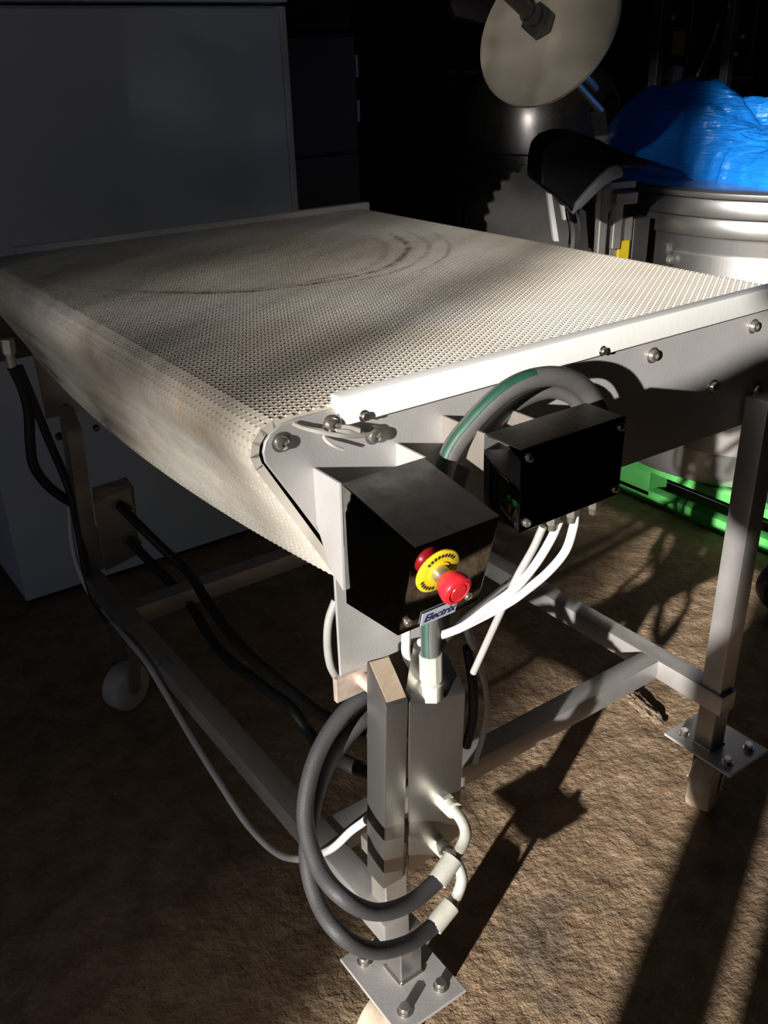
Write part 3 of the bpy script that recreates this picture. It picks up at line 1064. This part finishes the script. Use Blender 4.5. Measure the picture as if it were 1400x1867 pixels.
def bowl_machine():
    t = thing('bowl_machine', (BC.x, BC.y, .15), 'round stainless bowl machine with a polished drum, standing on the green pallet', 'machine')
    prof = [(.30, .16), (.50, .16), (.515, .20), (.515, .96), (.52, .975)]
    MB().lathe(prof, BC, seg=72).build('drum', 'steel_drum', t)
    MB().lathe([(0.490, 0.973), (0.535, 0.973), (0.538, 0.978), (0.538, 1.023), (0.535, 1.028), (0.490, 1.028)], BC, seg=72).build('rim_band', 'steel_drum', t)
    MB().lathe([(0.490, 1.032), (0.545, 1.032), (0.548, 1.038), (0.548, 1.078), (0.545, 1.084), (0.480, 1.084)], BC, seg=72).build('rim_band', 'steel_drum', t)
    MB().lathe([(0.440, 1.088), (0.552, 1.088), (0.556, 1.094), (0.556, 1.104), (0.550, 1.108), (0.440, 1.108)], BC, seg=72).build('rim_lip', 'steel_drum', t)
    MB().lathe([(0.020, 1.048), (0.430, 1.048), (0.450, 1.078)], BC, seg=48).build('bowl_inside', 'steel_dull', t)
    # hatch outline and hinge post on the drum side

    def on_drum(px, py, r):
        d = ray(px, py)
        o = CAM - BC
        a = d.x ** 2 + d.y ** 2
        b = 2 * (o.x * d.x + o.y * d.y)
        c = o.x ** 2 + o.y ** 2 - r * r
        k = (-b - math.sqrt(max(0, b * b - 4 * a * c))) / (2 * a)
        return CAM + d * k
    q = on_drum(1222, 395, .52)
    ang = math.atan2(q.y - BC.y, q.x - BC.x)

    def rad(a, r, z): return BC + Vector((r * math.cos(a), r * math.sin(a), z))
    mb = MB()
    for a0, wd, z0, z1, r in ((ang, .012, .25, .935, .522), (ang - .03, .03, .25, .935, .518)):
        mb.prism([rad(a0 - wd / 2, r - .01, z0), rad(a0 + wd / 2, r - .01, z0), rad(a0 + wd / 2, r + .006, z0), rad(a0 - wd / 2, r + .006, z0)], (0, 0, z1 - z0))
    mb.build('hinge_strip', 'steel_drum', t)
    # curved hatch panel
    mb = MB()
    N = 48
    for i in range(N):
        a0 = ang + .035 + i * .0233
        a1 = a0 + .0233
        mb.prism([rad(a0, .51, .28), rad(a1, .51, .28), rad(a1, .524, .28), rad(a0, .524, .28)], (0, 0, .635))
    mb.build('hatch', 'steel_drum', t)
    k = on_drum(1222, 470, .53)
    MB().lathe([(.012, 0), (.018, .006), (.014, .02), (.0001, .026)], k - (k - BC).normalized() * .01, (k - BC) * Vector((1, 1, 0)), 14).build('knob', 'steel_drum', t)
    # switch box on the side
    q = PD(1140, 430, 2.95)
    fm = Matrix.Translation(q) @ Matrix.Rotation(math.atan2(FH.y, FH.x) - PI / 2 + .35, 4, 'Z')
    mb = MB().box((-.055, 0, -.12), (.025, .12, .055), fm).bevel(.003, 1)
    sb = mb.build('switch_box', 'steel_rail', t)
    sub(sb, 'box_side', MB().box((.027, -.003, -.12), (.085, .1, .05), fm).bevel(.002, 1).mesh('box_side', 'frame_dark'))
    sub(sb, 'switch_plate', MB().box((-.030, -.012, -.075), (.012, -.001, -.012), fm).bevel(.003, 1).mesh('switch_plate', 'yellow'))
    # lid arm brackets behind the hood
    mb = MB()
    q = PD(1108, 345, 2.9)
    fm = Matrix.Translation(q) @ Matrix.Rotation(math.atan2(FH.y, FH.x) - PI / 2 + .3, 4, 'Z')
    mb.box((-.025, -.01, -.20), (.003, .02, .03), fm)
    mb.box((-.025, -.01, .0), (.09, .05, .022), fm)
    mb.box((.02, -.02, -.045), (.095, .02, -.01), fm)
    mb.box((.03, .0, -.18), (.06, .03, -.04), fm)
    mb.bevel(.003, 1).build('arm_bracket', 'steel_rail', t)
    q = PD(1010, 395, 2.7)
    mb = MB()
    mb.prism([PD(998, 352, 2.7), PD(1006, 355, 2.7), PD(1019, 440, 2.7), PD(1010, 440, 2.7)], FH * .03)
    mb.prism([PD(1023, 374, 2.7), PD(1029, 376, 2.7), PD(1032, 400, 2.7), PD(1028, 402, 2.7)], FH * .03)
    mb.build('sunlit_leg', 'guard', t)  # white colour stands for sunlight on a steel leg
    mb = MB().tube([PD(1040, 380, 2.8), PD(1048, 420, 2.8), PD(1044, 470, 2.8)], .018, 10)
    mb.build('lift_column', 'frame_dark', t)
    MB().box(PD(1078, 470, 3.0), PD(1050, 370, 3.0) + FH * .1).build('arm_column', 'frame_dark', t)
    # black plastic hood with its grey edge
    out = [(984, 340), (986, 300), (992, 272), (1008, 255), (1034, 246), (1062, 246), (1092, 255), (1112, 266), (1150, 282), (1190, 305), (1135, 303), (1118, 306), (1098, 322), (1070, 350), (1052, 372), (1046, 392), (1036, 378), (1010, 356)]
    mb = MB().prism([PD(x, y, 2.62) for x, y in out], FH * .24).bevel(.012, 3)
    hd = mb.build('hood', 'hood', t)
    lip = [(1045, 392), (1050, 372), (1068, 350), (1096, 320), (1112, 306), (1124, 301), (1133, 304), (1136, 314), (1135, 323), (1116, 330), (1098, 342), (1078, 362), (1062, 378), (1052, 384)]
    sub(hd, 'hood_edge', MB().prism([PD(x, y, 2.60) for x, y in lip], FH * .06).bevel(.003, 2).mesh('hood_edge', 'hood_lip'))


bowl_machine()


def film():
    """crumpled sheet thrown over the bowl"""
    bm = bmesh.new()
    NR, NA = 46, 150
    grid = []
    for i in range(NR + 1):
        rho = i / NR
        ring = []
        for j in range(NA):
            a = 2 * PI * j / NA
            dirv = Vector((math.cos(a), math.sin(a), 0))
            left = max(0.0, math.cos(a - math.radians(172)))       # towards the hood the sheet stops short of the rim
            back = max(0.0, math.cos(a - math.radians(112)))
            front = max(0.0, math.cos(a - math.radians(248)))
            R = .585 + .03 * front + .03 * noise.noise(Vector((math.cos(a) * 1.6, math.sin(a) * 1.6, 2.2))) - .27 * left ** 2 + .12 * back ** 3
            p = BC + dirv * (R * rho)
            q = Vector((p.x * 3.2, p.y * 3.2, 1.7))
            lump = (.105 + .07 * back) * (1 - rho ** 5) * (1 + .35 * noise.noise(q)) + .17 * max(0, 1 - (p - BC - Vector((.16, -.30, 0))).length / .34) ** 1.2
            fold = abs(noise.noise(Vector((p.x * 5 + noise.noise(q * 1.3), p.y * 5, .4)))) * .10 * (1 - rho * .5)
            fine = noise.fractal(Vector((p.x * 13, p.y * 13, 8)), .9, 2, 4) * .018
            z = 1.116 + lump + fold * (1 - rho ** 6) + fine * (1 - rho ** 8)
            z += .10 * back ** 3 * rho
            if rho > .90:
                k = (rho - .90) / .10
                z -= (.02 + .07 * front) * k * k
                p += dirv * .02 * noise.noise(Vector((math.cos(a) * 14, math.sin(a) * 14, z * 6)))
            if i == 0 and j:
                ring.append(ring[0])
            else:
                ring.append(bm.verts.new((p.x, p.y, z)))
        grid.append(ring)
    for i in range(NR):
        for j in range(NA):
            vs = [grid[i][j], grid[i + 1][j], grid[i + 1][(j + 1) % NA], grid[i][(j + 1) % NA]]
            u = []
            for v in vs:
                if v not in u:
                    u.append(v)
            bm.faces.new(u)
    me = bpy.data.meshes.new('plastic_film')
    for f in bm.faces:
        f.smooth = True
    bm.to_mesh(me)
    bm.free()
    me.materials.append(M('film'))
    o = link('plastic_film', me)
    tag(o, 'crumpled bright blue plastic film draped over the stainless bowl machine', 'plastic film')


film()


def pallet():
    t = thing('plastic_pallet', (2.62, .95, 0), 'bright green plastic pallet under the round bowl machine', 'pallet')
    x0, x1, y0, y1 = 2.09, 3.15, .30, 1.55
    # near side: bottom runner, top rail, blocks, each with rounded openings between
    MB().box((x0, y0, .118), (x1, y1, .15)).bevel(.006, 2).build('deck', 'pallet', t)
    for y in (y0, .80, 1.40):
        pass
    for xx in (x0, (x0 + x1) / 2 - .05, x1 - .1):
        MB().box((xx, y0, .0), (xx + .05, y1, .048)).bevel(.006, 2).build('runner', 'pallet', t)
        for (ya, yb) in ((y0, .42), (1.03, 1.19), (1.40, y1)):
            mb = MB().prism([(xx, ya, .028), (xx, yb, .028), (xx, yb - .012, .045), (xx, yb - .012, .1), (xx, yb + .02, .12), (xx, ya - .0, .12)], (.1, 0, 0))
            mb.build('block', 'pallet', t)
    MB().box((2.13, .36, .150), (3.1, 1.5, .158)).bevel(.002, 1).build('deck_mat', 'machine_base', t)


pallet()


# ------------------------------------------------------------------ tumbler with its round white lid
def tumbler():
    c = PD(985, 300, 4.05)
    t = thing('mixing_vessel', (c.x, c.y, 0), 'dark domed stainless vessel with a round cream lid held open above it', 'machine')
    o = Vector((c.x, c.y, 0))
    MB().lathe([(.22, .30), (.29, .34), (.31, .40), (.31, 1.135), (.315, 1.14)], o, seg=56).build('vessel', 'steel_dome', t)
    MB().lathe([(.318, 1.142), (.318, 1.16), (.313, 1.24), (.300, 1.33), (.262, 1.40), (.19, 1.45), (.09, 1.475), (.001, 1.478)], o, seg=56).build('dome', 'steel_dome', t)
    for a in (0.4, 2.5, 4.6):
        MB().frustum(o + Vector((.2 * math.cos(a), .2 * math.sin(a), 0)), o + Vector((.2 * math.cos(a), .2 * math.sin(a), .36)), .025, seg=12).build('leg', 'frame_dark', t)
    # lid: disc, nut, spindle, rods
    d = 2.75
    ce = PD(998, 50, d)
    vw = (ce - CAM).normalized()
    rt = (RT - vw * RT.dot(vw)).normalized()
    up = rt.cross(vw)
    n = (-vw * .74 + (rt * -.78 + up * .62) * .67).normalized()
    dep = (ce - CAM).dot(fw)
    R = 143.8 * dep / F
    lid = MB().lathe([(R - .004, -.009), (R, -.005), (R, .005), (R - .004, .009)], ce, n, 72).build('lid', 'pe_disc', t)
    q = PD(985, 42, d)
    q = q + n * ((ce - q).dot(n) + .012)
    rn = 30 * dep / F
    sub(lid, 'hex_nut', MB().frustum(q, q + n * .035, rn, seg=6, hexrot=.5).bevel(.003, 1).mesh('hex_nut', 'frame_dark'))
    sub(lid, 'spindle', MB().frustum(q + n * .03, q + n * .065, rn * .62, seg=16).frustum(q + n * .06, q + n * .42, rn * .46, seg=16).mesh('spindle', 'frame_dark'))
    for (a, b) in (((1040, 140), (1094, 200)), ((1062, 132), (1085, 160))):
        MB().frustum(PD(*a, 2.85), PD(*b, 3.0), .012, seg=12).build('lid_rod', 'steel_rail', t)
    MB().prism([PD(x, y, 3.05) for x, y in ((1076, 205), (1104, 196), (1108, 250), (1100, 262), (1086, 258))], FH * .05).build('rod_bracket', 'steel_dull', t)
    # notched guard disc in front of the vessel
    g = thing('guard_disc', tuple(PD(960, 470, 3.0) * Vector((1, 1, 0))), 'grey notched metal disc guard standing in front of the domed vessel', 'machine guard')
    cx, cy = 1012, 425
    pts = []
    for i in range(41):
        a = math.radians(175 - i * 2.6)
        r = 124 if i % 4 < 2 else 131
        pts.append(PD(cx + r * math.cos(a), cy - r * 1.05 * math.sin(a), 3.0))
    pts += [PD(1035, 470, 3.0), PD(885, 470, 3.0)]
    MB().prism(pts, FH * .03).build('disc', 'frame_mid', g)
    foot = PD(960, 470, 3.0)
    MB().box((foot.x - .05, foot.y - .02, 0), (foot.x + .05, foot.y + .06, foot.z + .01)).build('stand', 'frame_dark', g)


mat('steel_dome', (0.42, 0.40, 0.38), 0.28, 0.95, 0.15, 6)
mat('frame_mid', (0.22, 0.215, 0.21), 0.5, 0.5, 0.15, 8)
tumbler()


# ------------------------------------------------------------------ dim machinery at the back
def bar(t, a, b, wpx, d, name, material, depth=.05):
    (x0, y0), (x1, y1) = a, b
    h = wpx / 2
    MB().prism([PD(x0 - h, y0, d), PD(x0 + h, y0, d), PD(x1 + h, y1, d), PD(x1 - h, y1, d)], FH * depth).build(name, material, t)


def back_machines():
    base = PD(1270, 100, 4.2)
    t = thing('machine_frame', (base.x, base.y, 0), 'dark stainless machine frame with upright posts and a dull yellow plate', 'machine')

    def post(x0, y0, x1, wpx, d, name='post', material='frame_dark'):
        a = PD(x0, y0, d)
        b = PD(x1, 180, d)
        hw = wpx * d / F / 2
        mb = MB().box((a.x - hw, a.y - hw, 0), (a.x + hw, a.y + hw, 2.4)).bevel(.004, 1)
        return mb.build(name, material, t)
    post(1200, 80, 1188, 17, 4.2)
    post(1255, 80, 1245, 15, 4.3)
    post(1326, 110, 1320, 16, 4.1, material='frame_mid')
    post(1372, 80, 1362, 8, 4.5)
    a, b = PD(1195, 140, 4.2), PD(1372, 140, 4.5)
    MB().frustum(a, b, .012, seg=8).build('cross_bar', 'frame_dark', t)
    a, b = PD(1310, 42, 4.25), PD(1282, 135, 4.25)
    MB().frustum(a, b, .010, seg=8).build('brace', 'frame_mid', t)
    a, b = PD(1300, 75, 4.2), PD(1270, 140, 4.2)
    MB().frustum(a, b, .008, seg=8).build('brace', 'frame_dark', t)
    MB().prism([PD(*q, 4.15) for q in ((1229, 57), (1250, 57), (1247, 100), (1226, 100))], FH * .03).build('warning_plate', 'yellow_dim', t)
    MB().prism([PD(*q, 4.15) for q in ((1228, 120), (1246, 120), (1238, 175), (1222, 175))], FH * .05).build('bracket_plate', 'frame_dark', t)
    for q in ((1228, 32), (1354, 66), (1342, 98), (1330, 10)):
        p = PD(*q, 4.05)
        put(bolt_mesh('bolt', .007, .008, 'steel_rail'), p, -FH, t)
    base = PD(850, 170, 4.6)
    t = thing('work_stand', (base.x, base.y, 0), 'dark steel work stand in the gloom beside the domed vessel', 'stand')
    for q in ((822, 165), (872, 165), (838, 60)):
        p = PD(*q, 4.6)
        MB().box((p.x - .015, p.y - .015, 0), (p.x + .015, p.y + .015, p.z + .05)).build('post', 'frame_dark', t)
    a, b = PD(818, 136, 4.6), PD(876, 138, 4.6)
    MB().prism([a, b, b + FH * .4, a + FH * .4], (0, 0, .02)).build('shelf', 'frame_dark', t)
    t = thing('extractor_hood', tuple(PD(850, 20, 4.0)), 'dark grey rounded hood edge hanging left of the cream lid', 'hood')
    MB().prism([PD(*q, 4.0) for q in ((828, -40), (820, 8), (828, 32), (850, 36), (880, 44), (920, 40), (920, -40))], FH * .3).bevel(.02, 2).build('shell', 'dark_cabinet', t)
    a = PD(850, -40, 4.15)
    MB().frustum(a, (a.x, a.y, 4.2), .03, seg=10).build('hanger', 'frame_dark', t)
    a = PD(752, 48, 4.5)
    t = thing('hanging_strip', (a.x, a.y, a.z), 'narrow grey strip hanging from above in the dark gap', 'strip')
    MB().box((a.x - .02, a.y - .01, a.z), (a.x + .02, a.y + .01, 4.2)).bevel(.003, 1).build('strap', 'dark_cabinet', t)
    MB().box((a.x - .024, a.y - .014, a.z), (a.x + .024, a.y + .014, a.z + .03)).bevel(.003, 1).build('clip', 'frame_dark', t)


mat('yellow_dim', (0.40, 0.24, 0.02), 0.6, 0, 0.1, 20)
back_machines()


# ------------------------------------------------------------------ small things on the floor
def floor_bits():
    p = PZ(1172, 1288, 0)
    bm = bmesh.new()
    bmesh.ops.create_icosphere(bm, subdivisions=4, radius=1.0)
    d = (PZ(1200, 1318, 0) - PZ(1142, 1258, 0))
    ang = math.atan2(d.y, d.x)
    for v in bm.verts:
        q = v.co.copy()
        k = 1 + .35 * noise.fractal(q * 2.2, .9, 2, 4)
        v.co = Vector((q.x * d.length / 2 * k, q.y * .022 * k, max(-.003, q.z * .013 * k)))
    me = bpy.data.meshes.new('dirt_clod')
    bm.to_mesh(me)
    bm.free()
    me.transform(Matrix.Translation((p.x, p.y, .0)) @ Matrix.Rotation(ang, 4, 'Z'))
    me.materials.append(M('dirt'))
    tag(link('dirt_clod', me), 'crumbly clod of dried brown dirt on the floor beside the tie rail', 'dirt clod')
    c = PZ(1425, 1112, 0)
    t = thing('rubber_wheel', (c.x, c.y, 0), 'small black rubber wheel standing on the floor behind the right leg', 'wheel')
    o = Vector((c.x, c.y, .085))
    MB().lathe([(.045, -.022), (.075, -.024), (.084, -.014), (.085, 0), (.084, .014), (.075, .024), (.045, .022)], o, (-.55, -.8, 0), 40).build('tyre', 'rubber_black', t)
    MB().lathe([(.012, -.026), (.046, -.020), (.046, .020), (.012, .026)], o, (-.55, -.8, 0), 24).build('hub', 'frame_dark', t)


floor_bits()


# ------------------------------------------------------------------ added blockers in the sun's way, unseen behind the camera
def shade_makers():
    t = thing('added_shadow_stand', (-2.2, -1.66, 0), 'added unseen steel stand shaped to cast the shadow of a person behind the camera', 'rack')  # added, unseen; stands in for a person's shadow on side plate and floor
    xc = -2.2
    MB().prism([(xc, -1.612, 0), (xc, -1.472, 0), (xc, -1.472, .85), (xc, -1.417, .97), (xc, -1.417, 1.20), (xc, -1.486, 1.30), (xc, -1.486, 2.0), (xc, -1.64, 2.0)], (.06, 0, 0)).bevel(.006, 1).build('upright', 'frame_dark', t)
    MB().box((xc - .04, -1.86, 0), (xc + .04, -1.69, 2.0)).bevel(.008, 1).build('upright', 'frame_dark', t)
    arm = [(-1.30, 1.715), (-1.312, 1.755), (-1.345, 1.77), (-1.40, 1.815), (-1.45, 1.86), (-1.50, 1.87), (-1.50, 1.50), (-1.44, 1.52), (-1.39, 1.62), (-1.35, 1.68)]
    MB().prism([(xc, y, z) for y, z in arm], (.05, 0, 0)).bevel(.006, 1).build('shadow_arm', 'frame_dark', t)
    MB().box((xc - .05, -1.86, 1.95), (xc + .05, -1.47, 2.05)).build('top_beam', 'frame_dark', t)
    MB().box((xc - .2, -1.86, 0), (xc + .2, -1.47, .03)).build('foot', 'frame_dark', t)
    # added, unseen leafy tree; its density grades the sun on belt and floor
    tr = thing('added_shade_tree', (-12.2, -3.6, 0), 'added unseen leafy tree outside the open loading door, shaped to shade the belt and floor', 'tree')
    rnd = random.Random(11)
    bm = bmesh.new()

    def place(u_, w_, x):
        return Vector((x, u_ + .453 * x, w_ - .264 * x))

    def sm(a, b, v):
        k = min(1, max(0, (v - a) / (b - a)))
        return k * k * (3 - 2 * k)

    n = 0
    tries = 0
    while tries < 150000:
        tries += 1
        u_ = -.30 + 2.9 * ((tries * .8191725134) % 1.0)
        w_ = -1.4 + 4.1 * ((tries * .6710436067) % 1.0)
        a_ = sm(-.03, .05, u_)
        tau = a_ * (1.45 + 2.0 * sm(.15, 1.0, u_) + 1.2 * sm(.9, 1.5, u_) + 1.6 * (1 - sm(.2, .9, w_)))  # leaf density chosen by how much sun each surface should get
        tau = max(tau, (4.5 - 1.45 * sm(1.65, 1.8, w_) * (1 - sm(2.1, 2.3, w_)) * sm(.1, .3, u_)) * sm(1.45, 1.6, w_) * sm(-.04, .10, u_))
        if (tries * .5497004779) % 1.0 > tau / 5:
            continue
        x = -12 + rnd.uniform(-.7, .7)
        c = place(u_, w_, x)
        s = rnd.uniform(.014, .021)
        q = Matrix.Rotation(rnd.uniform(0, 6.28), 3, 'X') @ Matrix.Rotation(rnd.uniform(-.8, .8), 3, 'Z')
        vs = [bm.verts.new(c + q @ Vector(k)) for k in ((0, -s, 0), (0, 0, -s * .7), (0, s * 1.3, 0), (0, 0, s * .7))]
        bm.faces.new(vs)
        n += 1
    me = bpy.data.meshes.new('shade_foliage')
    bm.to_mesh(me)
    bm.free()
    me.materials.append(M('leaf'))
    f = link('shade_foliage', me, tr)
    f['kind'] = 'stuff'
    a = place(1.9, -3.3, -12.0)
    MB().tube([(-12.2, -3.6, 0), (-12.1, -3.65, 2.0), place(1.5, .6, -12), place(1.2, 1.8, -12)], lambda k: .14 - .10 * k, 12).build('trunk', 'bark', tr)
    MB().tube([(-12.1, -3.65, 2.2), place(.7, .9, -12), place(.10, 1.10, -12), place(.052, 1.3, -12), place(.052, 1.55, -12)], lambda k: .05 - .02 * k, 10).build('stripe_shade_branch', 'bark', tr)  # added to cast the soft dark stripe along the belt


shade_makers()
